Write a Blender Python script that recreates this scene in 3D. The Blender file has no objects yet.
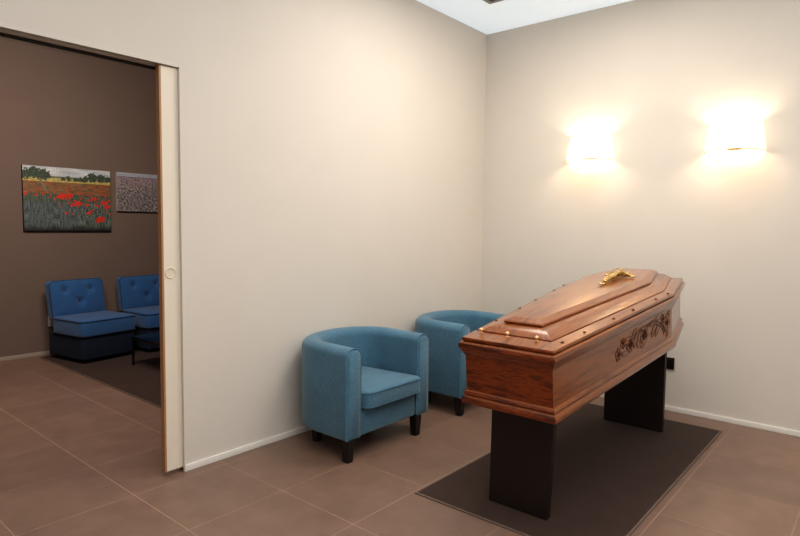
import bpy, bmesh, math, random
from mathutils import Vector, Matrix, noise

S = bpy.context.scene
COL = S.collection
random.seed(7)
PI = math.pi

# ------------------------------------------------------------------ materials
def new_mat(name):
    m = bpy.data.materials.new(name)
    m.use_nodes = True
    nt = m.node_tree
    b = nt.nodes['Principled BSDF']
    return m, nt, b

def srgb(r, g, b):
    f = lambda c: (c / 255 / 12.92) if c / 255 <= 0.04045 else ((c / 255 + 0.055) / 1.055) ** 2.4
    return (f(r), f(g), f(b), 1)

def mul(c, k):
    return (c[0] * k, c[1] * k, c[2] * k, 1)

def coords(nt, scale=(1, 1, 1), kind='Object'):
    tc = nt.nodes.new('ShaderNodeTexCoord')
    mp = nt.nodes.new('ShaderNodeMapping')
    mp.inputs['Scale'].default_value = scale
    nt.links.new(tc.outputs[kind], mp.inputs['Vector'])
    return mp.outputs['Vector']

def noise_node(nt, vec, scale, detail=3, rough=0.5, dist=0.0):
    n = nt.nodes.new('ShaderNodeTexNoise')
    n.inputs['Scale'].default_value = scale
    n.inputs['Detail'].default_value = detail
    n.inputs['Roughness'].default_value = rough
    n.inputs['Distortion'].default_value = dist
    nt.links.new(vec, n.inputs['Vector'])
    return n.outputs['Fac']

def ramp(nt, fac, stops):
    r = nt.nodes.new('ShaderNodeValToRGB')
    e = r.color_ramp.elements
    while len(e) < len(stops):
        e.new(0.5)
    for i, (p, c) in enumerate(stops):
        e[i].position = p
        e[i].color = c
    nt.links.new(fac, r.inputs['Fac'])
    return r.outputs['Color']

def bump(nt, b, fac, strength=0.2, dist=0.01):
    bp = nt.nodes.new('ShaderNodeBump')
    bp.inputs['Strength'].default_value = strength
    bp.inputs['Distance'].default_value = dist
    nt.links.new(fac, bp.inputs['Height'])
    nt.links.new(bp.outputs['Normal'], b.inputs['Normal'])

def simple(name, col, rough=0.6, var=0.08, scale=30, metallic=0.0, bmp=0.0, spec=0.5):
    m, nt, b = new_mat(name)
    v = coords(nt)
    f = noise_node(nt, v, scale)
    c = ramp(nt, f, [(0.3, mul(col, 1 - var)), (0.7, mul(col, 1 + var))])
    nt.links.new(c, b.inputs['Base Color'])
    b.inputs['Roughness'].default_value = rough
    b.inputs['Metallic'].default_value = metallic
    b.inputs['Specular IOR Level'].default_value = spec
    if bmp:
        bump(nt, b, f, bmp, 0.002)
    return m

def fabric(name, col, scale=420, var=0.25, rough=0.9):
    m, nt, b = new_mat(name)
    v = coords(nt)
    f = noise_node(nt, v, scale, 2)
    f2 = noise_node(nt, v, 6, 2)
    c = ramp(nt, f, [(0.3, mul(col, 1 - var)), (0.7, mul(col, 1 + var))])
    c2 = ramp(nt, f2, [(0.3, (0.9, 0.9, 0.9, 1)), (0.7, (1.08, 1.08, 1.08, 1))])
    mx = nt.nodes.new('ShaderNodeMix'); mx.data_type = 'RGBA'; mx.blend_type = 'MULTIPLY'
    mx.inputs[0].default_value = 1
    nt.links.new(c, mx.inputs[6]); nt.links.new(c2, mx.inputs[7])
    nt.links.new(mx.outputs[2], b.inputs['Base Color'])
    b.inputs['Roughness'].default_value = rough
    b.inputs['Sheen Weight'].default_value = 0.25
    b.inputs['Sheen Roughness'].default_value = 0.5
    if rough > 0.93 or max(col[:3]) < 0.04: b.inputs['Sheen Weight'].default_value = 0.03
    bump(nt, b, f, 0.35, 0.001)
    return m

def wood(name, dark, mid, light, rough=0.3, coat=0.5, sc=1.0):
    m, nt, b = new_mat(name)
    tc = nt.nodes.new('ShaderNodeTexCoord')
    def grain(scale):
        mp = nt.nodes.new('ShaderNodeMapping'); mp.inputs['Scale'].default_value = scale
        nt.links.new(tc.outputs['Object'], mp.inputs['Vector'])
        return mp.outputs['Vector']
    # the grain runs along the boards: lengthwise on the sides, crosswise on the ends
    sep = nt.nodes.new('ShaderNodeSeparateXYZ'); nt.links.new(tc.outputs['Normal'], sep.inputs[0])
    ab = nt.nodes.new('ShaderNodeMath'); ab.operation = 'ABSOLUTE'; nt.links.new(sep.outputs[0], ab.inputs[0])
    gt = nt.nodes.new('ShaderNodeMath'); gt.operation = 'GREATER_THAN'; gt.inputs[1].default_value = 0.75
    nt.links.new(ab.outputs[0], gt.inputs[0])
    mv = nt.nodes.new('ShaderNodeMix'); mv.data_type = 'VECTOR'
    nt.links.new(gt.outputs[0], mv.inputs[0])
    nt.links.new(grain((0.8 * sc, 9 * sc, 9 * sc)), mv.inputs[4])
    nt.links.new(grain((9 * sc, 1.1 * sc, 9 * sc)), mv.inputs[5])
    f1 = noise_node(nt, mv.outputs[1], 1.6, 5, 0.6, 1.3)
    f2 = noise_node(nt, mv.outputs[1], 9, 4, 0.6, 0.4)
    ad = nt.nodes.new('ShaderNodeMath'); ad.operation = 'MULTIPLY_ADD'; ad.inputs[1].default_value = 0.35
    nt.links.new(f2, ad.inputs[0]); 
    ml = nt.nodes.new('ShaderNodeMath'); ml.operation = 'MULTIPLY'; ml.inputs[1].default_value = 0.65
    nt.links.new(f1, ml.inputs[0]); nt.links.new(ml.outputs[0], ad.inputs[2])
    c = ramp(nt, ad.outputs[0], [(0.33, dark), (0.45, mid), (0.56, light), (0.70, mid)])
    rd = lambda c, k: (c[0] * k * 1.3, c[1] * k * 0.9, c[2] * k * 0.5, 1)
    ce = ramp(nt, ad.outputs[0], [(0.36, rd(dark, 0.45)), (0.44, rd(dark, 1.1)), (0.50, rd(mid, 1.0)), (0.58, rd(dark, 1.1)), (0.64, rd(light, 1.0))])
    me_ = nt.nodes.new('ShaderNodeMix'); me_.data_type = 'RGBA'
    nt.links.new(gt.outputs[0], me_.inputs[0]); nt.links.new(c, me_.inputs[6]); nt.links.new(ce, me_.inputs[7])
    nt.links.new(me_.outputs[2], b.inputs['Base Color'])
    b.inputs['Roughness'].default_value = rough
    b.inputs['Coat Weight'].default_value = coat
    b.inputs['Coat Roughness'].default_value = 0.22
    b.inputs['Specular Tint'].default_value = (1.0, 0.82, 0.6, 1)
    bump(nt, b, f2, 0.05, 0.001)
    return m

M = {}
M['wall'] = simple('warm white wall paint', srgb(219, 212, 203), 0.75, 0.012, 2.5, spec=0.25)
M['ceiling'] = simple('self-lit white ceiling paint', srgb(226, 235, 242), 0.85, 0.01, 3, spec=0.2)
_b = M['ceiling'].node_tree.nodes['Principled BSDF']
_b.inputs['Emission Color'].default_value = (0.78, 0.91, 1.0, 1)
_b.inputs['Emission Strength'].default_value = 0.38  # added glow in place of light bounced off the ceiling
M['brown_wall'] = simple('taupe wall paint', srgb(120, 103, 93), 0.8, 0.02, 3, spec=0.25)
M['skirting'] = simple('white skirting lacquer', srgb(232, 228, 222), 0.5, 0.02, 5)
M['grey_skirting'] = simple('grey skirting lacquer', srgb(165, 152, 142), 0.5, 0.02, 5)
M['door'] = simple('cream door lacquer', srgb(232, 222, 206), 0.45, 0.012, 4)
M['door_edge'] = simple('brown door edging', srgb(176, 134, 98), 0.5, 0.06, 12)
M['pull'] = simple('ivory flush pull', srgb(225, 214, 196), 0.35, 0.02, 10)
M['chair'] = fabric('teal blue chair fabric', srgb(76, 116, 138), 240, 0.38)
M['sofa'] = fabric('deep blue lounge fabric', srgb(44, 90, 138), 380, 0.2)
M['sofa_shade'] = fabric('lounge fabric with painted shade', srgb(12, 26, 48), 380, 0.2)  # seat base coloured near black for the shade under the cushion
M['piping'] = fabric('navy piping', srgb(22, 42, 70), 300, 0.2)
M['black'] = simple('black stained wood', srgb(24, 21, 20), 0.45, 0.15, 20)
M['trestle'] = simple('dark wenge laminate', srgb(30, 17, 12), 0.5, 0.12, 50)
M['carpet'] = fabric('charcoal brown carpet', srgb(60, 42, 34), 260, 0.18, 0.95)
M['carpet_edge'] = simple('carpet binding', srgb(112, 94, 84), 0.85, 0.1, 60)
M['coffin'] = wood('polished walnut', srgb(72, 26, 3), srgb(118, 58, 14), srgb(138, 74, 22), 0.28, 1.0)
M['carve'] = simple('carved wood relief', srgb(132, 76, 42), 0.45, 0.12, 40)
M['carve_dark'] = simple('carved groove shadow wood', srgb(74, 36, 18), 0.6, 0.15, 40)
M['brass'] = simple('polished brass', srgb(216, 186, 124), 0.2, 0.06, 30, metallic=1.0)
M['screw'] = simple('gilded screw head', srgb(232, 190, 140), 0.35, 0.04, 30, metallic=0.6)
M['vent'] = simple('grey vent metal', srgb(150, 152, 154), 0.5, 0.03, 20)
M['vent_dark'] = simple('vent throat', srgb(60, 60, 62), 0.8, 0.05, 20)
M['socket'] = simple('white socket plastic', srgb(214, 210, 206), 0.4, 0.02, 20)
M['socket_black'] = simple('black socket plastic', srgb(22, 20, 20), 0.4, 0.05, 20)
M['trim_band'] = simple('beige shade binding', srgb(178, 148, 108), 0.8, 0.05, 30)
M['steel'] = simple('black steel', srgb(34, 32, 33), 0.35, 0.05, 20, metallic=0.5)
M['canvas_edge'] = simple('dark canvas edge', srgb(30, 28, 27), 0.8, 0.1, 30)
M['canvas_edge_pale'] = simple('pale canvas edge', srgb(190, 180, 172), 0.8, 0.1, 30)
M['track'] = simple('black sliding track', srgb(36, 30, 28), 0.6, 0.05, 20)

def floor_mat():
    m, nt, b = new_mat('brown porcelain floor tiles')
    tc = nt.nodes.new('ShaderNodeTexCoord')
    sep = nt.nodes.new('ShaderNodeSeparateXYZ')
    nt.links.new(tc.outputs['Object'], sep.inputs[0])
    def mth(op, a, v=None, w=None):
        n = nt.nodes.new('ShaderNodeMath'); n.operation = op
        nt.links.new(a, n.inputs[0])
        if v is not None:
            if hasattr(v, 'links'): nt.links.new(v, n.inputs[1])
            else: n.inputs[1].default_value = v
        if w is not None: n.inputs[2].default_value = w
        return n.outputs[0]
    fl, edge = [], []
    for i, org, pitch in ((0, -3.1965, 0.6), (1, -0.674, 0.588)):
        u = mth('DIVIDE', mth('SUBTRACT', sep.outputs[i], org), pitch)
        fl.append(mth('FLOOR', mth('ADD', u, 0.0)))
        fr = mth('FRACT', u)
        d = mth('ABSOLUTE', mth('SUBTRACT', fr, 0.5))              # 0.5 at the joints
        edge.append(d)
    near = mth('MAXIMUM', edge[0], edge[1])
    joint = mth('GREATER_THAN', near, 0.5 - 0.0036)
    cmb = nt.nodes.new('ShaderNodeCombineXYZ')
    nt.links.new(fl[0], cmb.inputs[0]); nt.links.new(fl[1], cmb.inputs[1])
    wn = nt.nodes.new('ShaderNodeTexWhiteNoise'); wn.noise_dimensions = '2D'
    nt.links.new(cmb.outputs[0], wn.inputs['Vector'])
    v = coords(nt)
    f = noise_node(nt, v, 5, 6, 0.6)
    base = ramp(nt, f, [(0.3, srgb(121, 97, 83)), (0.7, srgb(135, 109, 94))])
    tone = ramp(nt, wn.outputs['Value'], [(0.0, (0.96, 0.96, 0.965, 1)), (1.0, (1.05, 1.045, 1.04, 1))])
    mx = nt.nodes.new('ShaderNodeMix'); mx.data_type = 'RGBA'; mx.blend_type = 'MULTIPLY'; mx.inputs[0].default_value = 1
    nt.links.new(base, mx.inputs[6]); nt.links.new(tone, mx.inputs[7])
    mj = nt.nodes.new('ShaderNodeMix'); mj.data_type = 'RGBA'
    nt.links.new(joint, mj.inputs[0]); nt.links.new(mx.outputs[2], mj.inputs[6])
    mj.inputs[7].default_value = srgb(166, 136, 118)
    nt.links.new(mj.outputs[2], b.inputs['Base Color'])
    rr = nt.nodes.new('ShaderNodeMapRange')
    nt.links.new(joint, rr.inputs[0]); rr.inputs[3].default_value = 0.38; rr.inputs[4].default_value = 0.8
    nt.links.new(rr.outputs[0], b.inputs['Roughness'])
    b.inputs['Specular IOR Level'].default_value = 0.45
    hgt = mth('MULTIPLY', joint, -1.0)
    bump(nt, b, hgt, 0.3, 0.002)
    return m
M['floor'] = floor_mat()

def shade_mat():
    m, nt, b = new_mat('glowing white lampshade fabric')
    out = nt.nodes['Material Output']
    v = coords(nt, (1, 1, 0.2))
    f = noise_node(nt, v, 60, 2)
    c = ramp(nt, f, [(0.3, srgb(250, 238, 214)), (0.7, srgb(255, 248, 232))])
    nt.links.new(c, b.inputs['Base Color'])
    b.inputs['Roughness'].default_value = 0.9
    b.inputs['Emission Color'].default_value = (1.0, 0.86, 0.62, 1)
    b.inputs['Emission Strength'].default_value = 1.5
    tr = nt.nodes.new('ShaderNodeBsdfTranslucent')
    nt.links.new(c, tr.inputs['Color'])
    mx = nt.nodes.new('ShaderNodeMixShader'); mx.inputs[0].default_value = 0.10
    nt.links.new(b.outputs[0], mx.inputs[1]); nt.links.new(tr.outputs[0], mx.inputs[2])
    nt.links.new(mx.outputs[0], out.inputs['Surface'])
    return m
M['shade'] = shade_mat()

def crystal_mat():
    m, nt, b = new_mat('clear crystal')
    v = coords(nt)
    f = noise_node(nt, v, 20, 1)
    c = ramp(nt, f, [(0.3, (0.93, 0.93, 0.95, 1)), (0.7, (1, 1, 1, 1))])
    out = nt.nodes['Material Output']
    tp = nt.nodes.new('ShaderNodeBsdfTransparent')
    nt.links.new(c, tp.inputs['Color'])
    gl = nt.nodes.new('ShaderNodeBsdfGlossy'); gl.inputs['Roughness'].default_value = 0.08
    mx = nt.nodes.new('ShaderNodeMixShader'); mx.inputs[0].default_value = 0.35
    nt.links.new(tp.outputs[0], mx.inputs[1]); nt.links.new(gl.outputs[0], mx.inputs[2])
    nt.links.new(mx.outputs[0], out.inputs['Surface'])
    return m
M['crystal'] = crystal_mat()

def bulb_mat():
    m, nt, b = new_mat('lit bulb')
    v = coords(nt); f = noise_node(nt, v, 5)
    c = ramp(nt, f, [(0.3, (1, 0.82, 0.60, 1)), (0.7, (1, 0.84, 0.62, 1))])
    nt.links.new(c, b.inputs['Base Color'])
    nt.links.new(c, b.inputs['Emission Color'])
    b.inputs['Emission Strength'].default_value = 175
    return m
M['bulb'] = bulb_mat()

def glass_mat():
    m, nt, b = new_mat('smoked glass')
    v = coords(nt); f = noise_node(nt, v, 3)
    c = ramp(nt, f, [(0.3, (0.30, 0.29, 0.29, 1)), (0.7, (0.36, 0.35, 0.35, 1))])
    out = nt.nodes['Material Output']
    tp = nt.nodes.new('ShaderNodeBsdfTransparent'); nt.links.new(c, tp.inputs['Color'])
    gl = nt.nodes.new('ShaderNodeBsdfGlossy'); gl.inputs['Roughness'].default_value = 0.05
    fr = nt.nodes.new('ShaderNodeFresnel'); fr.inputs['IOR'].default_value = 1.5
    mx = nt.nodes.new('ShaderNodeMixShader')
    nt.links.new(fr.outputs[0], mx.inputs[0])
    nt.links.new(tp.outputs[0], mx.inputs[1]); nt.links.new(gl.outputs[0], mx.inputs[2])
    nt.links.new(mx.outputs[0], out.inputs['Surface'])
    return m
M['glass'] = glass_mat()

def paint_mat(name):
    m, nt, b = new_mat(name)
    a = nt.nodes.new('ShaderNodeVertexColor'); a.layer_name = 'paint'
    v = coords(nt)
    f = noise_node(nt, v, 90, 3)
    c2 = ramp(nt, f, [(0.3, (0.75, 0.75, 0.75, 1)), (0.7, (1.2, 1.2, 1.2, 1))])
    mx = nt.nodes.new('ShaderNodeMix'); mx.data_type = 'RGBA'; mx.blend_type = 'MULTIPLY'; mx.inputs[0].default_value = 1
    nt.links.new(a.outputs['Color'], mx.inputs[6]); nt.links.new(c2, mx.inputs[7])
    nt.links.new(mx.outputs[2], b.inputs['Base Color'])
    b.inputs['Roughness'].default_value = 0.6
    return m
M['paint'] = paint_mat('printed field canvas')

# ------------------------------------------------------------------ mesh helpers
def finish(name, bm, mat, parent=None, smooth=None, loc=None):
    bmesh.ops.remove_doubles(bm, verts=bm.verts, dist=1e-6)
    bmesh.ops.recalc_face_normals(bm, faces=bm.faces)
    me = bpy.data.meshes.new(name)
    bm.to_mesh(me); bm.free()
    for m in (mat if isinstance(mat, (list, tuple)) else [mat]):
        me.materials.append(m)
    if smooth is not None:
        me.shade_smooth()
        me.set_sharp_from_angle(angle=math.radians(smooth))
    o = bpy.data.objects.new(name, me)
    COL.objects.link(o)
    if parent is not None: o.parent = parent
    if loc: o.location = loc
    return o

def add_box(bm, lo, hi, mi=0):
    x0, y0, z0 = lo; x1, y1, z1 = hi
    vs = [bm.verts.new(p) for p in ((x0,y0,z0),(x1,y0,z0),(x1,y1,z0),(x0,y1,z0),(x0,y0,z1),(x1,y0,z1),(x1,y1,z1),(x0,y1,z1))]
    for f in ((0,3,2,1),(4,5,6,7),(0,1,5,4),(1,2,6,5),(2,3,7,6),(3,0,4,7)):
        bm.faces.new([vs[i] for i in f]).material_index = mi
    return vs

def boxes(name, bl, mat, parent=None, bevel=0.0):
    bm = bmesh.new()
    for lo, hi in bl: add_box(bm, lo, hi)
    if bevel:
        bmesh.ops.bevel(bm, geom=bm.edges[:], offset=bevel, segments=2, affect='EDGES', profile=0.6)
    return finish(name, bm, mat, parent, 40 if bevel else None)

def loft(bm, loops, cap0=True, cap1=True, mi=0, closed=True):
    L = [[bm.verts.new(p) for p in lp] for lp in loops]
    n = len(L[0])
    for a, b in zip(L[:-1], L[1:]):
        for i in range(n if closed else n - 1):
            j = (i + 1) % n
            bm.faces.new((a[i], a[j], b[j], b[i])).material_index = mi
    if cap0: bm.faces.new(L[0][::-1]).material_index = mi
    if cap1: bm.faces.new(L[-1]).material_index = mi
    return L

def add_tube(bm, pts, r, seg=8, mi=0, closed=False):
    pts = [Vector(p) for p in pts]
    n = len(pts)
    rs = r if isinstance(r, (list, tuple)) else [r] * n
    loops = []
    prev = None
    for i, p in enumerate(pts):
        if closed:
            t = pts[(i + 1) % n] - pts[i - 1]
        else:
            t = pts[min(i + 1, n - 1)] - pts[max(i - 1, 0)]
        t.normalize()
        if prev is None:
            a = Vector((0, 0, 1)) if abs(t.z) < 0.9 else Vector((1, 0, 0))
            u = t.cross(a).normalized()
        else:
            u = (prev - t * prev.dot(t)).normalized()
        prev = u
        w = t.cross(u)
        loops.append([p + (u * math.cos(2*PI*k/seg) + w * math.sin(2*PI*k/seg)) * rs[i] for k in range(seg)])
    if closed:
        loops.append(loops[0]); loft(bm, loops, False, False, mi)
    else:
        loft(bm, loops, True, True, mi)

def rounded_box_loops(hx, hy, z0, z1, r, rz, n=6, k=4):
    """Superellipse-like rounded slab: plan corner radius r, vertical edge radius rz."""
    loops = []
    prof = []
    for i in range(k + 1):
        a = PI / 2 * i / k
        prof.append((rz * (1 - math.sin(a)), z0 + rz * (1 - math.cos(a))))
    for i in range(k + 1):
        a = PI / 2 * i / k
        prof.append((rz * (1 - math.cos(a)), z1 - rz * (1 - math.sin(a))))
    for ins, z in prof:
        lp = []
        rr = max(r - ins, 0.001)
        for cx, cy, a0 in ((1, 1, 0), (-1, 1, PI/2), (-1, -1, PI), (1, -1, 3*PI/2)):
            for i in range(n + 1):
                a = a0 + PI / 2 * i / n
                lp.append((cx * (hx - ins - rr) + rr * math.cos(a), cy * (hy - ins - rr) + rr * math.sin(a), z))
        loops.append(lp)
    return loops

def empty(name, loc, rz=0.0, rot=None):
    o = bpy.data.objects.new(name, None)
    COL.objects.link(o)
    o.empty_display_size = 0.1
    o.location = loc
    o.rotation_euler = rot if rot else (0, 0, rz)
    return o

def tag(o, label, cat, group=None):
    o['label'] = label; o['category'] = cat
    if group: o['group'] = group
    return o

def struct(o):
    o['kind'] = 'structure'; return o

def copy_tree(o, parent=None):
    c = o.copy(); COL.objects.link(c)
    if parent is not None: c.parent = parent
    for ch in list(o.children): copy_tree(ch, c)
    return c

def wall_with_holes(name, x0, x1, y0, y1, z0, z1, mat): return struct(boxes(name, [((x0,y0,z0),(x1,y1,z1))], mat))

# ------------------------------------------------------------------ the setting
H = 3.556
OX0, OX1, OH = -5.45, -3.437, 2.50           # sliding door opening in the left wall
T0, T1, T2 = 0.012, 0.062, 0.10              # the pocket wall: front skin, slot, back skin
struct(boxes('floor', [((-7.2, -5.6, -0.1), (0.9, 4.4, 0.0))], M['floor']))
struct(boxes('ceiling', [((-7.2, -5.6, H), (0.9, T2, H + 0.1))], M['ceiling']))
struct(boxes('ceiling_far', [((-7.2, T2, H), (0.9, 4.4, H + 0.1))], M['wall']))
struct(boxes('wall_left', [
    ((OX1, 0, 0), (0.0, T0, H)), ((OX1, T1, 0), (0.0, T2 - 0.004, H)),
    ((OX0, 0, OH), (OX1, T0, H)), ((OX0, T1, OH), (OX1, T2 - 0.004, H)),
    ((-7.1, 0, 0), (OX0, T2 - 0.004, H))], M['wall']))
struct(boxes('wall_right', [((0.0, -5.5, 0), (0.12, T2 - 0.004, H))], M['wall']))
struct(boxes('wall_near', [((-7.2, -5.6, 0), (0.12, -5.5, H))], M['wall']))
struct(boxes('wall_behind', [((-7.2, -5.5, 0), (-7.1, T2 - 0.004, H))], M['wall']))
struct(boxes('wall_far', [((-7.2, 4.24, 0), (0.9, 4.34, H))], M['brown_wall']))
struct(boxes('wall_far_side', [((-7.2, T2, 0), (-7.1, 4.24, H)), ((0.8, T2, 0), (0.9, 4.24, H)),
                               ((0.12, T2 - 0.1, 0), (0.9, T2 - 0.004, H))], M['brown_wall']))
# brown paint on the far room's side of the dividing wall
struct(boxes('wall_divider', [((OX1, T2 - 0.004, 0), (0.8, T2, H)), ((OX0, T2 - 0.004, OH), (OX1, T2, H)),
                              ((-7.1, T2 - 0.004, 0), (OX0, T2, H))], M['brown_wall']))
struct(boxes('baseboard_left', [((OX1, -0.012, 0), (-0.012, 0, 0.042))], M['skirting'], None, 0.003))
struct(boxes('baseboard_right', [((-0.012, -5.5, 0), (0, 0, 0.042))], M['skirting'], None, 0.003))
struct(boxes('baseboard_far', [((-7.1, 4.228, 0), (0.8, 4.24, 0.045))], M['grey_skirting'], None, 0.003))
# head lining of the opening with the running track
struct(boxes('trim_1', [((OX0, T0 + 0.004, OH + 0.012), (OX1 + 0.3, T1 - 0.004, OH + 0.04))], M['track']))
struct(boxes('trim_2', [((OX1 - 0.001, -0.006, 0), (OX1 + 0.012, 0.0, OH + 0.012)),
                        ((OX0, -0.002, OH), (OX1, 0.0, OH + 0.012))], M['wall']))
struct(boxes('trim_3', [((OX0, T2 - 0.004, OH - 0.018), (OX1, T2 + 0.004, OH))], M['track']))

# sliding door, mostly inside its pocket
d = struct(boxes('door_1', [((-3.543, 0.016, 0.028), (-2.55, 0.056, OH - 0.004))], M['door']))
boxes('edge_strip', [((-3.555, 0.0162, 0.028), (-3.543, 0.0558, OH - 0.004))], M['door_edge'], d)
bm = bmesh.new()
ring = []
for a in range(28):
    an = 2*PI*a/28
    ring.append((math.cos(an), math.sin(an)))
cx, cz = -3.502, 1.2615
loft(bm, [[(cx + c*r, y, cz + s*r) for c, s in ring] for r, y in ((0.034, 0.0165), (0.034, 0.0125), (0.031, 0.011), (0.027, 0.0125), (0.026, 0.0155))], False, True)
finish('flush_pull', bm, M['pull'], d, 40)

# ceiling vent near the corner
v = empty('ceiling_vent', (-1.0, -0.75, H))
tag(v, 'grey square air vent in the white ceiling by the corner', 'vent')
x0, x1, y0, y1 = -0.27, 0.27, -0.27, 0.27
boxes('frame', [((x0, y0, -0.015), (x1, y0 + 0.04, 0)), ((x0, y1 - 0.04, -0.015), (x1, y1, 0)),
                ((x0, y0 + 0.04, -0.015), (x0 + 0.04, y1 - 0.04, 0)), ((x1 - 0.04, y0 + 0.04, -0.015), (x1, y1 - 0.04, 0))], M['vent'], v)
boxes('backing', [((x0 + 0.04, y0 + 0.04, -0.003), (x1 - 0.04, y1 - 0.04, 0))], M['vent_dark'], v)
boxes('louvres', [((x0 + 0.04, y0 + 0.06 + 0.045*i, -0.013), (x1 - 0.04, y0 + 0.085 + 0.045*i, -0.006)) for i in range(9)], M['vent'], v)

# ------------------------------------------------------------------ sockets
s1 = boxes('wall_socket', [((-0.014, -1.957, 0.365), (0.0, -1.893, 0.465))], M['socket_black'], None, 0.003)
tag(s1, 'black wall socket on the pale wall beside the far coffin support', 'socket')
boxes('cover', [((-0.02, -1.945, 0.378), (-0.013, -1.905, 0.452))], M['socket_black'], s1, 0.002)
s2 = boxes('wall_socket', [((-2.765, 4.222, 0.33), (-2.68, 4.24, 0.46))], M['socket'], None, 0.004)
tag(s2, 'white wall socket on the brown wall by the blue lounge seat', 'socket')
boxes('outlet_insert', [((-2.75, 4.216, 0.355), (-2.695, 4.223, 0.435))], M['socket'], s2, 0.003)

# ------------------------------------------------------------------ carpets
def carpet(name, x0, x1, y0, y1, label):
    r = empty(name, ((x0 + x1)/2, (y0 + y1)/2, 0))
    hx, hy = (x1 - x0)/2, (y1 - y0)/2
    tag(r, label, 'rug')
    boxes('pile', [((-hx + 0.012, -hy + 0.012, 0), (hx - 0.012, hy - 0.012, 0.010))], M['carpet'], r, 0.002)
    boxes('binding', [((-hx, -hy, 0), (hx, -hy + 0.0125, 0.008)), ((-hx, hy - 0.0125, 0), (hx, hy, 0.008)),
                      ((-hx, -hy + 0.0125, 0), (-hx + 0.0125, hy - 0.0125, 0.008)), ((hx - 0.0125, -hy + 0.0125, 0), (hx, hy - 0.0125, 0.008))], M['carpet_edge'], r)
    return r
carpet('area_rug', -2.705, -0.29, -2.40, -1.28, 'flat dark brown rug under the coffin and its supports')
carpet('area_rug', -2.90, 0.1, 0.75, 4.12, 'dark rug under the blue lounge seats in the far room')

# ------------------------------------------------------------------ coffin
TH = 0.1099
CO = Vector((-2.6497, -1.84, 0.589))
coffin = empty('coffin', CO, rot=(0, -TH, 0.0018))
tag(coffin, 'polished brown wooden coffin with carved sides resting on two dark supports', 'coffin')
W0, W1, W2, L1, L2 = 0.279, 0.406, 0.31, 1.571, 2.15
OUT = [(0, -W0), (L1, -W1), (L2, -W2), (L2, W2), (L1, W1), (0, W0)]
def inset_poly(poly, d):
    n = len(poly); res = []
    for i in range(n):
        p0, p1, p2 = Vector(poly[i-1]), Vector(poly[i]), Vector(poly[(i+1) % n])
        e1 = (p1 - p0).normalized(); e2 = (p2 - p1).normalized()
        n1 = Vector((-e1.y, e1.x)); n2 = Vector((-e2.y, e2.x))
        k = (n1 + n2); k /= (1 + n1.dot(n2))
        res.append(p1 + k * d)
    return res
def hexl(ins, h): return [(p.x, p.y, h) for p in inset_poly(OUT, ins)]
def hexp(s0, a, s1, b, s2, c, h): return [(s0,-a,h),(s1,-b,h),(s2,-c,h),(s2,c,h),(s1,b,h),(s0,a,h)]

bm = bmesh.new()
loft(bm, [hexl(i, h) for i, h in ((0.02, 0.0), (0.003, 0.002), (0.0, 0.008), (0.0, 0.022), (0.003, 0.032), (0.009, 0.040), (0.016, 0.044),
                                   (0.018, 0.047), (0.012, 0.050), (0.010, 0.058), (0.013, 0.066), (0.019, 0.072), (0.025, 0.075))])
finish('base_moulding', bm, M['coffin'], coffin, 28)
bm = bmesh.new()
loft(bm, [hexl(0.024, 0.070), hexl(0.024, 0.285)])
body = finish('body', bm, M['coffin'], coffin)
bm = bmesh.new()
loft(bm, [hexl(i, h) for i, h in ((0.025, 0.274), (0.019, 0.276), (0.018, 0.282), (0.014, 0.290), (0.009, 0.298), (0.006, 0.306), (0.006, 0.310), (0.001, 0.313),
                                   (-0.004, 0.322), (-0.005, 0.334), (-0.001, 0.346), (0.007, 0.353), (0.022, 0.356))])
finish('upper_moulding', bm, M['coffin'], coffin, 28)
bm = bmesh.new()
loft(bm, [hexl(0.020, 0.356), hexl(0.013, 0.358), hexl(0.011, 0.362), hexl(0.011, 0.370), hexl(0.014, 0.376),
          hexp(0.112, 0.214, 1.56, 0.338, L2 - 0.095, 0.248, 0.389), hexp(0.113, 0.213, 1.56, 0.337, L2 - 0.097, 0.247, 0.3865),
          hexp(0.117, 0.209, 1.56, 0.333, L2 - 0.101, 0.243, 0.3865), hexp(0.118, 0.208, 1.56, 0.332, L2 - 0.102, 0.242, 0.394),
          hexp(0.145, 0.180, 1.565, 0.305, L2 - 0.115, 0.220, 0.411), hexp(0.180, 0.147, 1.57, 0.272, L2 - 0.132, 0.190, 0.424),
          hexp(0.215, 0.112, 1.57, 0.238, L2 - 0.152, 0.155, 0.431)])
lid = finish('lid', bm, M['coffin'], coffin, 24)
bm = bmesh.new()
loft(bm, [hexp(0.222, 0.106, 1.567, 0.233, 1.990, 0.150, 0.428), hexp(0.205, 0.115, 1.567, 0.243, 2.000, 0.160, 0.433),
          hexp(0.205, 0.115, 1.567, 0.243, 2.000, 0.160, 0.440),
          hexp(0.212, 0.111, 1.565, 0.238, 1.994, 0.155, 0.446), hexp(0.248, 0.077, 1.555, 0.200, 1.958, 0.124, 0.462),
          hexp(0.32, 0.030, 1.53, 0.10, 1.90, 0.06, 0.466)])
finish('raised_panel', bm, M['coffin'], lid, 14)

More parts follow.
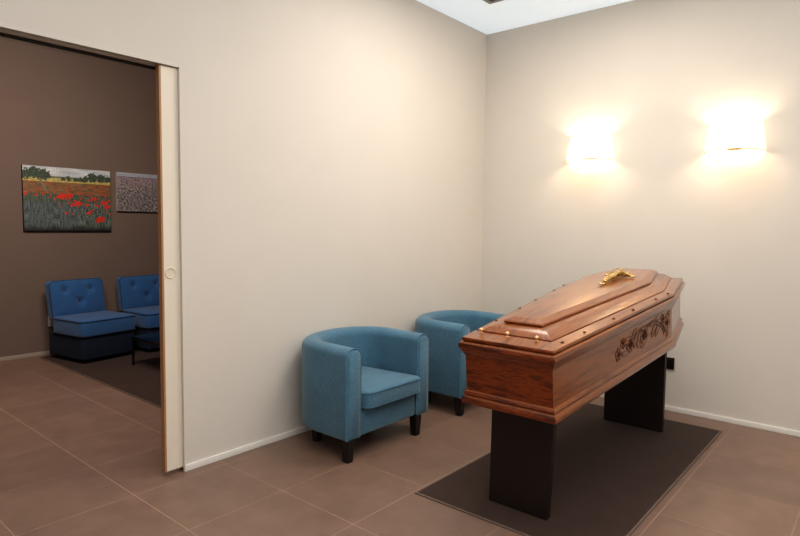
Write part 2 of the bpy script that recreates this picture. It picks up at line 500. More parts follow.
# screws: studs on the foot end, flat heads along the sides
def screw_mesh():
    bm = bmesh.new()
    prof = [(0.011, 0.0), (0.011, 0.002), (0.005, 0.004), (0.004, 0.010), (0.010, 0.013), (0.012, 0.019), (0.009, 0.025), (0.003, 0.028)]
    loft(bm, [[(r*math.cos(2*PI*k/14), r*math.sin(2*PI*k/14), z) for k in range(14)] for r, z in prof])
    return bm
st = finish('lid_screw', screw_mesh(), M['screw'], lid, 50, (0.10, -0.135, 0.3865))
for s, t in ((0.10, 0.035), (0.10, 0.198)):
    c = st.copy(); COL.objects.link(c); c.parent = lid; c.location = (s, t, 0.3865)
bm = bmesh.new()
loft(bm, [[(r*math.cos(2*PI*k/14), r*math.sin(2*PI*k/14), z) for k in range(14)] for r, z in ((0.009, -0.001), (0.009, 0.002), (0.006, 0.003), (0.004, 0.001))])
sc = finish('screw_cap', bm, M['carve_dark'], lid, 50, (0.15, -0.246, 0.3835))
first = True
for s in (0.15, 0.38, 0.72, 0.98, 1.32, 1.52):
    for sg in (-1, 1):
        hw = 0.236 + (s - 0.112) * (0.362 - 0.236) / (1.56 - 0.112) + 0.012
        if first: c = sc; first = False
        else:
            c = sc.copy(); COL.objects.link(c); c.parent = lid
        c.location = (s, sg * hw, 0.384)

# floral carving in relief on each long side
def carving(side):
    A = Vector((0.0, -W0)); B = Vector((L1, -W1))
    poly = inset_poly(OUT, 0.024); A, B = Vector(poly[0]), Vector(poly[1])
    dr = (B - A).normalized(); nr = Vector((dr.y, -dr.x))
    def P(u, v, d=0.0):
        q = A + dr * (u + 0.04 - A.x) + nr * d
        return Vector((q.x, q.y * (1 if side < 0 else -1), v))
    bm = bmesh.new()
    def line(uv, r=0.0042, mi=1, d=0.001, taper=True):
        n = len(uv)
        rs = [r * (0.45 + 0.55 * math.sin(PI * min(max((i + 0.6) / n, 0.05), 0.95))) if taper else r for i in range(n)]
        add_tube(bm, [P(u, v, d) for u, v in uv], rs, 6, mi)
    def leaf(u, v, ang, ln, wd, bend=0.0):
        pts_c, rs = [], []
        N = 9
        up, dn = [], []
        for i in range(N + 1):
            f = i / N
            a = ang + bend * f
            cu = u + ln * f * math.cos(a); cv = v + ln * f * math.sin(a)
            w = wd * math.sin(PI * f ** 0.8) * 0.5
            up.append((cu - w * math.sin(a), cv + w * math.cos(a)))
            dn.append((cu + w * math.sin(a), cv - w * math.cos(a)))
            pts_c.append((cu, cv))
        # low relief blade
        ridge = [bm.verts.new(P(a, b, 0.005 * math.sin(PI * min(i / N + 0.02, 0.98)) + 0.001)) for i, (a, b) in enumerate(pts_c)]
        U = [bm.verts.new(P(a, b, -0.001)) for a, b in up]; D = [bm.verts.new(P(a, b, -0.001)) for a, b in dn]
        for i in range(N):
            bm.faces.new((U[i], U[i+1], ridge[i+1], ridge[i])).material_index = 0
            bm.faces.new((ridge[i], ridge[i+1], D[i+1], D[i])).material_index = 0
        line(up, 0.0019); line(dn, 0.0015)
    def flower(u, v, r, n=5, a0=0.3):
        for k in range(n):
            a = a0 + 2*PI*k/n
            leaf(u + r*0.22*math.cos(a), v + r*0.22*math.sin(a), a, r*0.8, r*0.75, 0.2)
        line([(u + r*0.25*math.cos(2*PI*k/10), v + r*0.25*math.sin(2*PI*k/10)) for k in range(11)], 0.004, 1, 0.003, False)
    def rose(u, v, r):
        for k in range(7):
            a = 2*PI*k/7
            leaf(u + r*0.45*math.cos(a), v + r*0.45*math.sin(a), a, r*0.6, r*0.8, 0.3)
        sp = []
        for k in range(34):
            f = k / 33
            a = 4.6 * PI * f
            sp.append((u + r*0.52*(0.12 + 0.88*f)*math.cos(a), v + r*0.52*(0.12 + 0.88*f)*math.sin(a)))
        line(sp, 0.0026, 1, 0.004, False)
    flower(0.715, 0.163, 0.045)
    flower(0.775, 0.215, 0.036, 5, 0.9)
    leaf(0.76, 0.155, -0.5, 0.10, 0.035, 0.5); leaf(0.80, 0.19, 0.9, 0.085, 0.035, -0.4)
    rose(0.875, 0.185, 0.052)
    leaf(0.90, 0.235, 0.1, 0.08, 0.03, 0.3)
    leaf(0.93, 0.145, 1.25, 0.13, 0.05, -0.3); leaf(0.985, 0.13, 1.5, 0.13, 0.05, -0.3)
    rose(1.075, 0.195, 0.062)
    leaf(1.02, 0.125, 0.2, 0.11, 0.035, 0.3)
    leaf(1.16, 0.225, 0.5, 0.10, 0.035, -0.3); leaf(1.19, 0.15, 0.9, 0.12, 0.045, -0.2)
    leaf(1.25, 0.14, 1.0, 0.11, 0.04, -0.3)
    arc = [(1.17 + 0.24*math.sin(a), 0.115 + 0.135*math.cos(a)) for a in [i*PI/2/14 - 0.25 for i in range(16)]]
    line(arc, 0.0045); line([(u - 0.014, v - 0.012) for u, v in arc[1:]], 0.0035)
    flower(1.44, 0.195, 0.062, 6); flower(1.375, 0.235, 0.036, 5)
    leaf(1.33, 0.25, 2.9, 0.10, 0.03, 0.2); leaf(1.47, 0.14, -2.4, 0.06, 0.03, 0.2); leaf(1.46, 0.245, 0.2, 0.05, 0.03, 0.2)
    return finish('floral_carving', bm, [M['coffin'], M['carve_dark']], body, 50)
carving(-1); carving(1)

# brass crucifix lying on the raised panel
def cross_bar(bm, p0, p1, w, z0, z1, nrm):
    p0, p1 = Vector(p0), Vector(p1); d = (p1 - p0).normalized(); s = Vector((-d.y, d.x))
    prof = [(0.0, w), (0.10, w*0.8), (0.5, w*0.75), (0.9, w*0.8), (1.0, w)]
    loops = []
    for f, ww in prof:
        c = p0.lerp(p1, f)
        loops.append([(c.x + s.x*ww, c.y + s.y*ww, z0), (c.x + s.x*ww, c.y + s.y*ww, z1 - 0.003), (c.x + s.x*ww*0.6, c.y + s.y*ww*0.6, z1),
                      (c.x - s.x*ww*0.6, c.y - s.y*ww*0.6, z1), (c.x - s.x*ww, c.y - s.y*ww, z1 - 0.003), (c.x - s.x*ww, c.y - s.y*ww, z0)])
    loft(bm, loops)
CT = -0.035; CH = 0.472
bm = bmesh.new()
cross_bar(bm, (1.235, CT), (1.69, CT), 0.012, CH, CH + 0.012, None)
cross_bar(bm, (1.565, CT - 0.085), (1.565, CT + 0.085), 0.013, CH + 0.0005, CH + 0.0125, None)
def knob(bm, c, r, sz=0.6):
    m = Matrix.Translation(c) @ Matrix.Diagonal((1, 1, sz, 1))
    bmesh.ops.create_uvsphere(bm, u_segments=12, v_segments=8, radius=r, matrix=m)
for (s, t, ds, dt) in ((1.235, CT, -1, 0), (1.69, CT, 1, 0), (1.565, CT - 0.085, 0, -1), (1.565, CT + 0.085, 0, 1)):
    for o1, o2 in ((0.014, 0), (0.002, 0.012), (0.002, -0.012)):
        knob(bm, Vector((s + ds*o1 + dt*o2*0 + (o2 if ds == 0 else 0), t + dt*o1 + (o2 if dt == 0 else 0), CH + 0.006)), 0.0115)
for s in (1.30, 1.66):
    knob(bm, Vector((s, CT, CH - 0.003)), 0.010, 1.0)
crux = finish('crucifix', bm, M['brass'], coffin, 40)
# the small cast figure on the cross: one skin of joints
def skin_figure(name, verts, edges, radii, mat, parent):
    me = bpy.data.meshes.new(name)
    me.from_pydata(verts, edges, [])
    o = bpy.data.objects.new(name, me); COL.objects.link(o)
    sk = o.modifiers.new('skin', 'SKIN'); sk.use_smooth_shade = True
    for i, r in enumerate(radii):
        me.skin_vertices[0].data[i].radius = (r, r)
    me.skin_vertices[0].data[0].use_root = True
    sb = o.modifiers.new('sub', 'SUBSURF'); sb.levels = 2; sb.render_levels = 2
    dg = bpy.context.evaluated_depsgraph_get()
    m2 = bpy.data.meshes.new_from_object(o.evaluated_get(dg))
    bpy.data.objects.remove(o)
    o2 = bpy.data.objects.new(name, m2); COL.objects.link(o2)
    m2.materials.clear(); m2.materials.append(mat)
    m2.shade_smooth()
    o2.parent = parent
    return o2
z = CH + 0.018
V = [(1.44, CT, z + 0.006), (1.49, CT, z + 0.010), (1.545, CT, z + 0.012), (1.575, CT + 0.004, z + 0.018), (1.607, CT + 0.010, z + 0.026),
     (1.555, CT - 0.030, z + 0.010), (1.562, CT - 0.056, z), (1.570, CT - 0.083, z - 0.006),
     (1.555, CT + 0.030, z + 0.010), (1.562, CT + 0.056, z), (1.570, CT + 0.083, z - 0.006),
     (1.430, CT - 0.014, z + 0.004), (1.36, CT - 0.012, z + 0.012), (1.285, CT - 0.006, z - 0.004), (1.262, CT - 0.006, z + 0.002),
     (1.430, CT + 0.014, z + 0.004), (1.36, CT + 0.014, z + 0.010), (1.285, CT + 0.007, z - 0.002), (1.264, CT + 0.006, z + 0.004)]
Ed = [(0,1),(1,2),(2,3),(3,4),(2,5),(5,6),(6,7),(2,8),(8,9),(9,10),(0,11),(11,12),(12,13),(13,14),(0,15),(15,16),(16,17),(17,18)]
Rr = [0.019, 0.017, 0.022, 0.010, 0.019, 0.012, 0.009, 0.006, 0.012, 0.009, 0.006, 0.014, 0.011, 0.007, 0.006, 0.014, 0.011, 0.007, 0.006]
skin_figure('figure', V, Ed, Rr, M['brass'], crux)

# the two supports under the coffin
def zc(x): return 0.589 + (x + 2.6497) * math.tan(TH) - 0.0005
def support(x0, x1, lean, yb0, yb1, yt0, yt1, label):
    r = empty('coffin_support', ((x0 + x1)/2, (yb0 + yb1)/2, 0.010))
    tag(r, label, 'coffin support', 'dark panels carrying the coffin')
    ox, oy, oz = r.location
    bm = bmesh.new()
    lo = [(x0, yb0, 0.010), (x1, yb0, 0.010), (x1, yb1, 0.010), (x0, yb1, 0.010)]
    hi = [(x0 + lean, yt0, zc(x0 + lean)), (x1 + lean, yt0, zc(x1 + lean)), (x1 + lean, yt1, zc(x1 + lean)), (x0 + lean, yt1, zc(x0 + lean))]
    loft(bm, [[(a - ox, b - oy, c - oz) for a, b, c in q] for q in (lo, hi)])
    bmesh.ops.bevel(bm, geom=bm.edges[:], offset=0.0015, segments=1, affect='EDGES')
    finish('panel', bm, M['trestle'], r)
    return r
support(-2.504, -2.462, 0.03, -2.016, -1.660, -2.030, -1.650, 'dark wooden panel under the narrow near end of the coffin')
support(-0.655, -0.610, 0.0, -2.062, -1.608, -2.062, -1.608, 'dark wooden panel under the far end of the coffin by the wall')

# ------------------------------------------------------------------ tub armchairs
def tub_path():
    """Centre line of the wrapped back: arm, round back, arm (local: front at y=-0.66, back at y=0)."""
    Wc, yf, ys, yb = 0.368, -0.660, -0.375, -0.085
    pts = []
    for i in range(7): pts.append((-Wc, yf + (ys - yf) * i / 6))
    N = 26
    for i in range(1, N):
        a = PI - PI * i / N
        e = 0.86
        c, s = math.cos(a), math.sin(a)
        pts.append((Wc * math.copysign(abs(c) ** e, c), ys + (yb - ys) * abs(s) ** e))
    for i in range(7): pts.append((Wc, ys + (yf - ys) * i / 6))
    return pts
def make_tub():
    root = empty('tub_armchair', (0, 0, 0))
    path = tub_path(); n = len(path); t = 0.072
    def prof(sh, zt, zb=0.150):
        # (offset across, height) round-topped section
        r = t - sh; out = []
        rb = 0.022
        out += [(-(r - rb), zb + sh), (-(r - 0.006), zb + 0.006 + sh), (-r, zb + rb + sh)]
        zz = zt - t * 0.80
        for k in range(13):
            a = PI - PI * k / 12
            ca, sa = math.cos(a), math.sin(a)
            out.append((r * math.copysign(abs(ca) ** 0.92, ca), zz + (t * 0.80 - sh) * abs(sa) ** 0.95))
        out += [(r, zb + rb + sh), (r - 0.006, zb + 0.006 + sh), (r - rb, zb + sh)]
        return out
    loops = []
    def ring(i, sh, push=0.0):
        p = Vector(path[i]); q0 = Vector(path[max(i-1, 0)]); q1 = Vector(path[min(i+1, n-1)])
        d = (q1 - q0).normalized(); nr = Vector((-d.y, d.x))
        f = abs(2 * i / (n - 1) - 1)
        zt = 0.772 - 0.012 * f
        c = p + d * push
        return [(c.x + nr.x * o, c.y + nr.y * o, z) for o, z in prof(sh, zt)]
    loops.append(ring(0, 0.020, -0.025)); loops.append(ring(0, 0.008, -0.011)); loops.append(ring(0, 0.002, -0.012))
    for i in range(n): loops.append(ring(i, 0.0))
    loops.append(ring(n-1, 0.002, 0.012)); loops.append(ring(n-1, 0.008, 0.011)); loops.append(ring(n-1, 0.020, 0.025))
    bm = bmesh.new(); loft(bm, loops)
    sh = finish('wraparound_back', bm, M['chair'], root, 55)
    # seams where the arm fronts are sewn on
    for idx, push in ((0, -0.012), (n-1, 0.012)):
        bm = bmesh.new()
        lp = ring(idx, 0.0005, push)
        add_tube(bm, [Vector(p) for p in lp], 0.0035, 6)
        finish('seam', bm, M['chair'], sh, 60)
    # seat base between the arms
    bm = bmesh.new()
    loops = rounded_box_loops(0.302, 0.285, 0.150, 0.335, 0.03, 0.02)
    loft(bm, [[(x, y - 0.382, z) for x, y, z in lp] for lp in loops])
    finish('seat_base', bm, M['chair'], root, 50)
    # loose cushion
    bm = bmesh.new()
    loops = rounded_box_loops(0.296, 0.295, 0.336, 0.462, 0.06, 0.028, 6, 5)
    L = []
    for lp in loops:
        q = []
        for x, y, z in lp:
            if y > 0: x *= 1 - 0.35 * (y / 0.295) ** 2            # narrower towards the round back
            dome = 0.014 * (1 - (x / 0.3) ** 2) * (1 - (y / 0.3) ** 2) if z > 0.43 else 0
            q.append((x + 0.006, y - 0.436, z + dome))
        L.append(q)
    loft(bm, L, True, True)
    cu = finish('seat_cushion', bm, M['chair'], root, 60)
    for src, zz in ((4, 0.352), (7, 0.448)):
        bm = bmesh.new()
        ring_pts = []
        for x, y, z in rounded_box_loops(0.297, 0.296, 0.336, 0.462, 0.06, 0.028, 6, 5)[5]:
            if y > 0: x *= 1 - 0.35 * (y / 0.295) ** 2
            ring_pts.append((x + 0.006, y - 0.436, zz))
        add_tube(bm, ring_pts, 0.003, 6, 0, True)
        finish('seam', bm, M['chair'], cu, 60)
    for lx, ly in ((-0.392, -0.646), (0.310, -0.655), (-0.265, -0.205), (0.265, -0.205)):
        bm = bmesh.new()
        q = 0.034; w = 0.025
        loft(bm, [[(lx + a*ww, ly + b*ww, zz) for a, b in ((-1,-1),(1,-1),(1,1),(-1,1))] for ww, zz in ((w, 0.0), (q, 0.150))])
        bmesh.ops.bevel(bm, geom=bm.edges[:], offset=0.003, segments=2, affect='EDGES')
        finish('leg', bm, M['black'], root, 40)
    return root
tub = make_tub()
tub.location = (-2.250, -0.012, 0)
tag(tub, 'blue fabric tub armchair nearest the sliding door, fully in view', 'armchair', 'blue tub armchairs along the left wall')
tub2 = copy_tree(tub)
tub2.location = (-0.945, -0.010, 0)
tag(tub2, 'blue fabric tub armchair in the corner, partly hidden behind the coffin', 'armchair', 'blue tub armchairs along the left wall')

# ------------------------------------------------------------------ lounge seats in the far room
def make_lounge():
    root = empty('lounge_seat', (0, 0, 0))
    hw = 0.335
    # local: front at y=0, back at y=0.74, left -hw
    bm = bmesh.new()
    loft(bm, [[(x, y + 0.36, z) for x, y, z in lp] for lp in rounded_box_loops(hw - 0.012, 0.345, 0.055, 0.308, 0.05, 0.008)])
    finish('seat_base', bm, M['sofa_shade'], root, 50)
    bm = bmesh.new()
    L = []
    for lp in rounded_box_loops(hw, 0.30, 0.300, 0.490, 0.06, 0.03, 6, 5):
        L.append([(x, y + 0.30, z + (0.016 * (1 - (x/hw)**2) * (1 - (y/0.3)**2) if z > 0.46 else 0)) for x, y, z in lp])
    loft(bm, L)
    cu = finish('seat_cushion', bm, M['sofa'], root, 60)
    for zz in (0.316, 0.474):
        bm = bmesh.new()
        add_tube(bm, [(x*1.004, y*1.004 + 0.30, zz) for x, y, z in rounded_box_loops(hw, 0.30, 0.3, 0.49, 0.06, 0.03, 6, 5)[5]], 0.005, 6, 0, True)
        finish('piping', bm, M['piping'], cu, 60)
    # tufted back, leaning a little
    buttons = [(-0.155, 0.775), (0.155, 0.775), (0.012, 0.632)]
    NX, NZ = 44, 32
    z0, z1 = 0.470, 0.885
    bw = hw - 0.015
    def lean(y, z): return y + (z - z0) * 0.16
    def front_y(x, z):
        u = abs(x) / bw; v = (z - z0) / (z1 - z0)
        puff = 0.030 * (1 - u ** 4) * (1 - abs(2*v - 1) ** 4)
        y = 0.58 - puff
        for bx, bz in buttons:
            dd = math.hypot(x - bx, z - bz)
            y += 0.036 * math.exp(-(dd / 0.042) ** 2)
        # soft folds between the buttons
        for (ax, az), (cx_, cz_) in ((buttons[0], buttons[2]), (buttons[1], buttons[2])):
            tt = max(0, min(1, ((x-ax)*(cx_-ax) + (z-az)*(cz_-az)) / ((cx_-ax)**2 + (cz_-az)**2)))
            dd = math.hypot(x - ax - tt*(cx_-ax), z - az - tt*(cz_-az))
            y += 0.004 * math.exp(-(dd / 0.014) ** 2)
        return y
    bm = bmesh.new()
    def cornered(i, j):
        x = -bw + 2*bw*i/NX; z = z0 + (z1 - z0)*j/NZ
        r = 0.05
        # pull the upper corners round
        dx = abs(x) - (bw - r); dz = z - (z1 - r)
        if dx > 0 and dz > 0:
            m = max(dx, dz); h = math.hypot(dx, dz); k = m / h if h else 1
            x = math.copysign(bw - r + dx*k, x); z = z1 - r + dz*k
        return x, z
    F = [[None]*(NZ+1) for _ in range(NX+1)]; K = [[None]*(NZ+1) for _ in range(NX+1)]
    for i in range(NX+1):
        for j in range(NZ+1):
            x, z = cornered(i, j)
            F[i][j] = bm.verts.new((x, lean(front_y(x, z), z), z))
            K[i][j] = bm.verts.new((x, lean(0.675, z), z))
    for i in range(NX):
        for j in range(NZ):
            bm.faces.new((F[i][j], F[i+1][j], F[i+1][j+1], F[i][j+1]))
            bm.faces.new((K[i][j], K[i][j+1], K[i+1][j+1], K[i+1][j]))
    for i in range(NX):
        bm.faces.new((F[i][NZ], F[i+1][NZ], K[i+1][NZ], K[i][NZ])); bm.faces.new((F[i+1][0], F[i][0], K[i][0], K[i+1][0]))
    for j in range(NZ):
        bm.faces.new((F[0][j], F[0][j+1], K[0][j+1], K[0][j])); bm.faces.new((F[NX][j+1], F[NX][j], K[NX][j], K[NX][j+1]))
    bk = finish('backrest', bm, M['sofa'], root, 60)
    bm = bmesh.new()
    edge = [cornered(0, j) for j in range(NZ+1)] + [cornered(i, NZ) for i in range(1, NX+1)] + [cornered(NX, j) for j in range(NZ-1, -1, -1)]
    add_tube(bm, [(x*1.003, lean(front_y(x, z) + 0.004, z), z + 0.001) for x, z in edge], 0.0055, 6)
    finish('piping', bm, M['piping'], bk, 60)
    for bx, bz in buttons:
        bm = bmesh.new()
        m = Matrix.Translation((bx, lean(front_y(bx, bz), bz) - 0.002, bz)) @ Matrix.Diagonal((1, 0.5, 1, 1))
        bmesh.ops.create_uvsphere(bm, u_segments=12, v_segments=8, radius=0.014, matrix=m)
        finish('button', bm, M['piping'], bk, 60)
    for lx in (-hw + 0.07, hw - 0.07):
        for ly in (0.08, 0.62):
            bm = bmesh.new()
            loft(bm, [[(lx + r*math.cos(2*PI*k/12), ly + r*math.sin(2*PI*k/12), z) for k in range(12)] for r, z in ((0.016, 0.010), (0.022, 0.058))])
            finish('foot', bm, M['steel'], root, 40)
    return root
lz = make_lounge()
RZ = math.radians(10)
p0 = Vector((-2.40, 3.40, 0))
lz.location = p0; lz.rotation_euler.z = RZ
tag(lz, 'tufted blue armless lounge seat standing leftmost, below the poppy picture', 'lounge seat', 'blue armless lounge seats in the far room')
lz2 = copy_tree(lz)
lz2.location = p0 + Vector((math.cos(RZ), math.sin(RZ), 0)) * 0.765
lz2.rotation_euler.z = math.radians(4)
lz2.location.y -= 0.125
tag(lz2, 'tufted blue armless lounge seat cut off by the sliding door edge', 'lounge seat', 'blue armless lounge seats in the far room')

# low glass table in front of the seats
tb = empty('coffee_table', (-1.92, 2.55, 0.010))
tag(tb, 'low dark glass coffee table behind the edge of the sliding door', 'coffee table')
boxes('tabletop', [((-0.45, -0.42, 0.312), (0.45, 0.42, 0.322))], M['glass'], tb, 0.002)
fr = boxes('frame', [((-0.45, -0.42, 0.287), (0.45, -0.40, 0.311)), ((-0.45, 0.40, 0.287), (0.45, 0.42, 0.311)),
                ((-0.45, -0.40, 0.287), (-0.43, 0.40, 0.311)), ((0.43, -0.40, 0.287), (0.45, 0.40, 0.311))], M['steel'], tb)
for lx in (-0.44, 0.44):
    for ly in (-0.41, 0.41):
        boxes('leg', [((lx - 0.01, ly - 0.01, 0), (lx + 0.01, ly + 0.01, 0.287))], M['steel'], tb)

# ------------------------------------------------------------------ canvases on the far wall
def lerp(a, b, t): t = max(0, min(1, t)); return tuple(a[i] + (b[i] - a[i]) * t for i in range(3))
def nz(x, y, s=1.0, seed=0.0): return noise.noise(Vector((x*s, y*s, seed)))
poppies = []
_r = random.Random(5)
for _ in range(95):
    v = 0.26 + 0.34 * _r.random() ** 0.8
    u = _r.random()
    big = (1 - v) ** 1.5
    if u < 0.35 and v < 0.5: continue
    poppies.append((u, v, 0.008 + 0.022 * big * _r.random()))
poppies += [(0.87, 0.19, 0.055), (0.84, 0.16, 0.03), (0.72, 0.29, 0.028), (0.60, 0.44, 0.045), (0.56, 0.42, 0.03), (0.42, 0.55, 0.05), (0.50, 0.56, 0.045),
            (0.38, 0.54, 0.03), (0.92, 0.46, 0.04), (0.95, 0.40, 0.03), (0.71, 0.42, 0.025), (0.80, 0.53, 0.03), (0.83, 0.42, 0.02)]
trees = [(0.04, 0.87, 0.06), (0.12, 0.90, 0.065), (0.20, 0.87, 0.07), (0.26, 0.87, 0.045), (0.50, 0.83, 0.03), (0.44, 0.82, 0.025), (0.58, 0.82, 0.025), (0.70, 0.84, 0.04),
         (0.78, 0.87, 0.06), (0.88, 0.87, 0.05), (0.97, 0.86, 0.04), (0.64, 0.82, 0.03)]
def paint_poppies(u, v):
    if v > 0.86: c = lerp(srgb(168, 174, 180), srgb(206, 208, 208), 0.5 + nz(u, v*3, 5)*0.9)
    elif v > 0.83: c = lerp(srgb(92, 104, 84), srgb(120, 122, 90), 0.5 + nz(u, v, 30))
    elif v > 0.765: c = lerp(srgb(166, 150, 84), srgb(196, 178, 108), 0.5 + nz(u, v, 22))
    elif v > 0.58:
        c = lerp(srgb(150, 96, 58), srgb(92, 86, 60), 0.5 + 1.2*nz(u*14, v*60, 1.0, 3))
        if nz(u*22, v*70, 1.0, 4) > 0.25: c = lerp(c, srgb(196, 80, 44), 0.65)
        if nz(u*9, v*50, 1.0, 14) > 0.22: c = lerp(c, srgb(128, 116, 84), 0.7)
    else:
        g = 0.5 + 0.7 * nz(u*62, v*11, 1.0, 7) + 0.8 * nz(u, v, 75, 2)
        c = lerp(srgb(28, 38, 30), srgb(122, 132, 122), g)
        if v < 0.45 and u < 0.6: c = lerp(c, srgb(84, 90, 104), 0.35 + 0.5*nz(u, v, 55, 9))
        if v > 0.45: c = lerp(c, srgb(70, 84, 56), 0.45)
        k = 0.10 + 0.05*nz(u, 0.3, 14, 2)
        c = lerp(c, srgb(14, 16, 14), max(0, (k - v) / k))
    for pu, pv, r in poppies:
        if abs(u - pu) < r * 1.4 and abs(v - pv) < r * 1.4:
            dd = math.hypot(u - pu, (v - pv) * 0.9 / 0.77) + 0.45 * r * nz(u, v, 60, 1)
            if dd < r: c = lerp(srgb(232, 66, 36), srgb(176, 36, 22), 0.5 + nz(u, v, 70, 5))
    for tu, tv, r in trees:
        dd = math.hypot(u - tu, (v - tv) * 0.8) + 0.6 * r * nz(u, v, 35, 8)
        if dd < r: c = lerp(srgb(34, 44, 34), srgb(92, 106, 84), 0.45 + 0.8*nz(u, v, 60, 6))
    tx = 0.185 + (0.80 - v) * 0.35
    if 0.62 < v < 0.82 and abs(u - tx) < 0.014: c = srgb(132, 116, 100)
    return c[:3]
def paint_lavender(u, v):
    if v > 0.90: return lerp(srgb(186, 188, 196), srgb(160, 164, 176), 0.5 + nz(u, v, 6))[:3]
    if v > 0.87: return lerp(srgb(112, 108, 116), srgb(134, 126, 132), 0.5 + nz(u, v, 20))[:3]
    g = 0.5 + 1.0 * nz(u*44 + v*14, v*18, 1.0, 3) + 0.3 * nz(u, v, 70, 4)
    c = lerp(srgb(78, 76, 74), srgb(172, 156, 158), g)
    c = lerp(c, srgb(176, 152, 156), max(0, (v - 0.45) / 0.7))
    if nz(u*60, v*20, 1.0, 12) < -0.22: c = lerp(c, srgb(70, 76, 62), 0.7)
    return c[:3]
def canvas(x0, x1, z0, z1, fn, nx, nzz, edge, label):
    Y = 4.238; t = 0.036
    root = empty('wall_picture', ((x0 + x1)/2, Y, z0))
    tag(root, label, 'picture')
    w, h = (x1 - x0)/2, z1 - z0
    boxes('stretcher', [((-w, -t + 0.001, 0), (w, 0, h))], edge, root)
    bm = bmesh.new()
    lay = bm.loops.layers.float_color.new('paint')
    G = [[bm.verts.new((-w + 2*w*i/nx, -t, h*j/nzz)) for j in range(nzz + 1)] for i in range(nx + 1)]
    for i in range(nx):
        for j in range(nzz):
            f = bm.faces.new((G[i][j], G[i+1][j], G[i+1][j+1], G[i][j+1]))
            c = fn((i + 0.5)/nx, (j + 0.5)/nzz)
            for lp in f.loops: lp[lay] = (c[0], c[1], c[2], 1)
    finish('printed_face', bm, M['paint'], root)
    return root
canvas(-2.99, -2.024, 1.462, 2.205, paint_poppies, 150, 112, M['canvas_edge'], 'canvas picture of red poppies in a green meadow on brown wall')
canvas(-1.940, -0.97, 1.715, 2.205, paint_lavender, 120, 70, M['canvas_edge_pale'], 'canvas picture of a pale mauve field, cut off by the door')

# ------------------------------------------------------------------ wall lamps
def make_lamp():
    root = empty('wall_lamp', (0, 0, 0))
    # local: wall plane x=0, lamp towards -x; z=0 at the lower rim
    def half(w, dpt, z, n=28):
        return [(-0.012 - dpt * math.sin(PI*i/n) ** 0.8 , -w * math.cos(PI*i/n), z) for i in range(n + 1)]
    bm = bmesh.new()
    wb, wt, hh = 0.202, 0.172, 0.222
    lo, hi = half(wb, 0.235, 0.0), half(wt, 0.160, hh)
    li, hj = half(wb - 0.004, 0.151, 0.0), half(wt - 0.004, 0.131, hh)
    a = [bm.verts.new(p) for p in lo]; b = [bm.verts.new(p) for p in hi]
    for i in range(len(a) - 1): bm.faces.new((a[i], a[i+1], b[i+1], b[i]))
    shade = finish('lamp_shade', bm, M['shade'], root, 60)
    for rim, rr in ((lo, 0.004), (hi, 0.0035)):
        bm = bmesh.new(); add_tube(bm, rim, rr, 6)
        finish('shade_trim', bm, M['trim_band'], shade, 60)
    boxes('back_plate', [((-0.012, -0.05, 0.02), (0, 0.05, 0.16))], M['brass'], root, 0.004)
    for y in (-0.05, 0.05):
        bm = bmesh.new()
        add_tube(bm, [(-0.012, y*0.3, 0.06), (-0.05, y*0.8, 0.045), (-0.15, y, 0.06), (-0.15, y, 0.075)], 0.006, 8)
        finish('arm', bm, M['brass'], root, 60)
    for y in (-0.05, 0.05):
        bm = bmesh.new()
        loft(bm, [[(-0.15 + r*math.cos(2*PI*k/12), y + r*math.sin(2*PI*k/12), z) for k in range(12)] for r, z in
                  ((0.008, 0.075), (0.010, 0.085), (0.017, 0.105), (0.016, 0.122), (0.008, 0.142), (0.002, 0.155))])
        b_ = finish('bulb', bm, M['bulb'], root, 60)
        b_.visible_shadow = True
    # crystal drops in two tiers below the shade
    for tier, (w, dp, zt, n) in enumerate(((0.175, 0.19, -0.012, 9), (0.115, 0.13, -0.050, 7))):
        for i in range(n):
            an = PI * (i + 0.5) / n
            x = -0.014 - dp * math.sin(an); y = -w * math.cos(an)
            bm = bmesh.new()
            loft(bm, [[(x + r*math.cos(2*PI*k/8), y + r*math.sin(2*PI*k/8), zt + z) for k in range(8)] for r, z in
                      ((0.0015, 0.014), (0.0015, 0.002), (0.006, -0.004), (0.010, -0.018), (0.006, -0.030), (0.001, -0.036))])
            finish('crystal_drop', bm, M['crystal'], root)
    return root
lamp = make_lamp()
lamp.location = (0, -1.152, 2.185)
tag(lamp, 'lit white shade wall lamp with crystal drops, nearer the room corner', 'wall lamp', 'lit wall lamps above the coffin')
lamp2 = copy_tree(lamp)
lamp2.location = (0, -2.328, 2.185)
tag(lamp2, 'lit white shade wall lamp with crystal drops, farther from the room corner', 'wall lamp', 'lit wall lamps above the coffin')

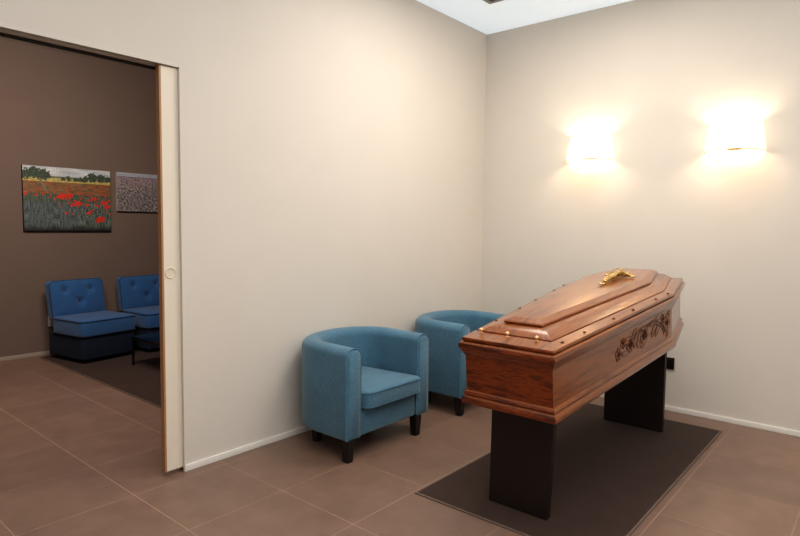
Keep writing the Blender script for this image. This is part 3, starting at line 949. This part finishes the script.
# ------------------------------------------------------------------ lights
def point(name, loc, e, col, r=0.02):
    l = bpy.data.lights.new(name, 'POINT'); l.energy = e; l.color = col; l.shadow_soft_size = r
    o = bpy.data.objects.new(name, l); COL.objects.link(o); o.location = loc; return o
def area(name, loc, e, col, sx, sy, rot=(0, 0, 0), spread=180):
    l = bpy.data.lights.new(name, 'AREA'); l.energy = e; l.color = col; l.shape = 'RECTANGLE'; l.size = sx; l.size_y = sy
    l.spread = math.radians(spread)
    o = bpy.data.objects.new(name, l); COL.objects.link(o); o.location = loc; o.rotation_euler = rot; return o
area('overhead_fill', (-1.65, -1.5, H - 0.03), 44, (1.0, 0.92, 0.82), 1.3, 1.2)  # unseen fill lamp, placed to brighten the walls near the corner
area('overhead_fill', (-3.9, -3.3, H - 0.03), 56, (1.0, 0.91, 0.82), 3.0, 2.2)  # unseen broad fill standing in for ceiling lights near the camera
area('bounce_fill', (-4.6, -3.4, 2.55), 28, (0.92, 0.96, 1.0), 0.6, 0.6, (math.radians(180), 0, 0), 170)  # added lamp out of view, whitens the ceiling like bounced light
area('bounce_fill', (-2.8, -4.3, 2.55), 12, (0.92, 0.96, 1.0), 0.6, 0.6, (math.radians(180), 0, 0), 170)  # second added lamp out of view, also aimed at the ceiling
area('far_room_fill', (-3.4, 1.6, H - 0.15), 105, (1.0, 0.90, 0.82), 1.6, 1.0, (math.radians(35), 0, 0))  # unseen fill lamp, tilted to light the brown wall evenly

w = bpy.data.worlds.new('World'); S.world = w; w.use_nodes = True
w.node_tree.nodes['Background'].inputs[0].default_value = (1.0, 0.93, 0.86, 1)
w.node_tree.nodes['Background'].inputs[1].default_value = 0.02

# ------------------------------------------------------------------ camera
cam = bpy.data.cameras.new('camera'); co = bpy.data.objects.new('camera', cam); COL.objects.link(co)
yaw, pitch, roll, fpx = 0.7019609859, -0.0704553970, 0.0123375676, 586.2449
f = Vector((math.cos(pitch)*math.cos(yaw), math.cos(pitch)*math.sin(yaw), math.sin(pitch)))
r = Vector((math.sin(yaw), -math.cos(yaw), 0)); u = r.cross(f)
c_, s_ = math.cos(roll), math.sin(roll)
r2 = r*c_ + u*s_; u2 = -r*s_ + u*c_
co.matrix_world = Matrix(((r2.x, u2.x, -f.x, -5.32010768), (r2.y, u2.y, -f.y, -3.35667164), (r2.z, u2.z, -f.z, 1.56115077), (0, 0, 0, 1)))
cam.sensor_fit = 'HORIZONTAL'; cam.sensor_width = 36.0; cam.lens = fpx / 800 * 36
cam.clip_start = 0.05
S.camera = co
S.view_settings.view_transform = 'Standard'
S.view_settings.look = 'Medium High Contrast'
S.view_settings.exposure = 0.0
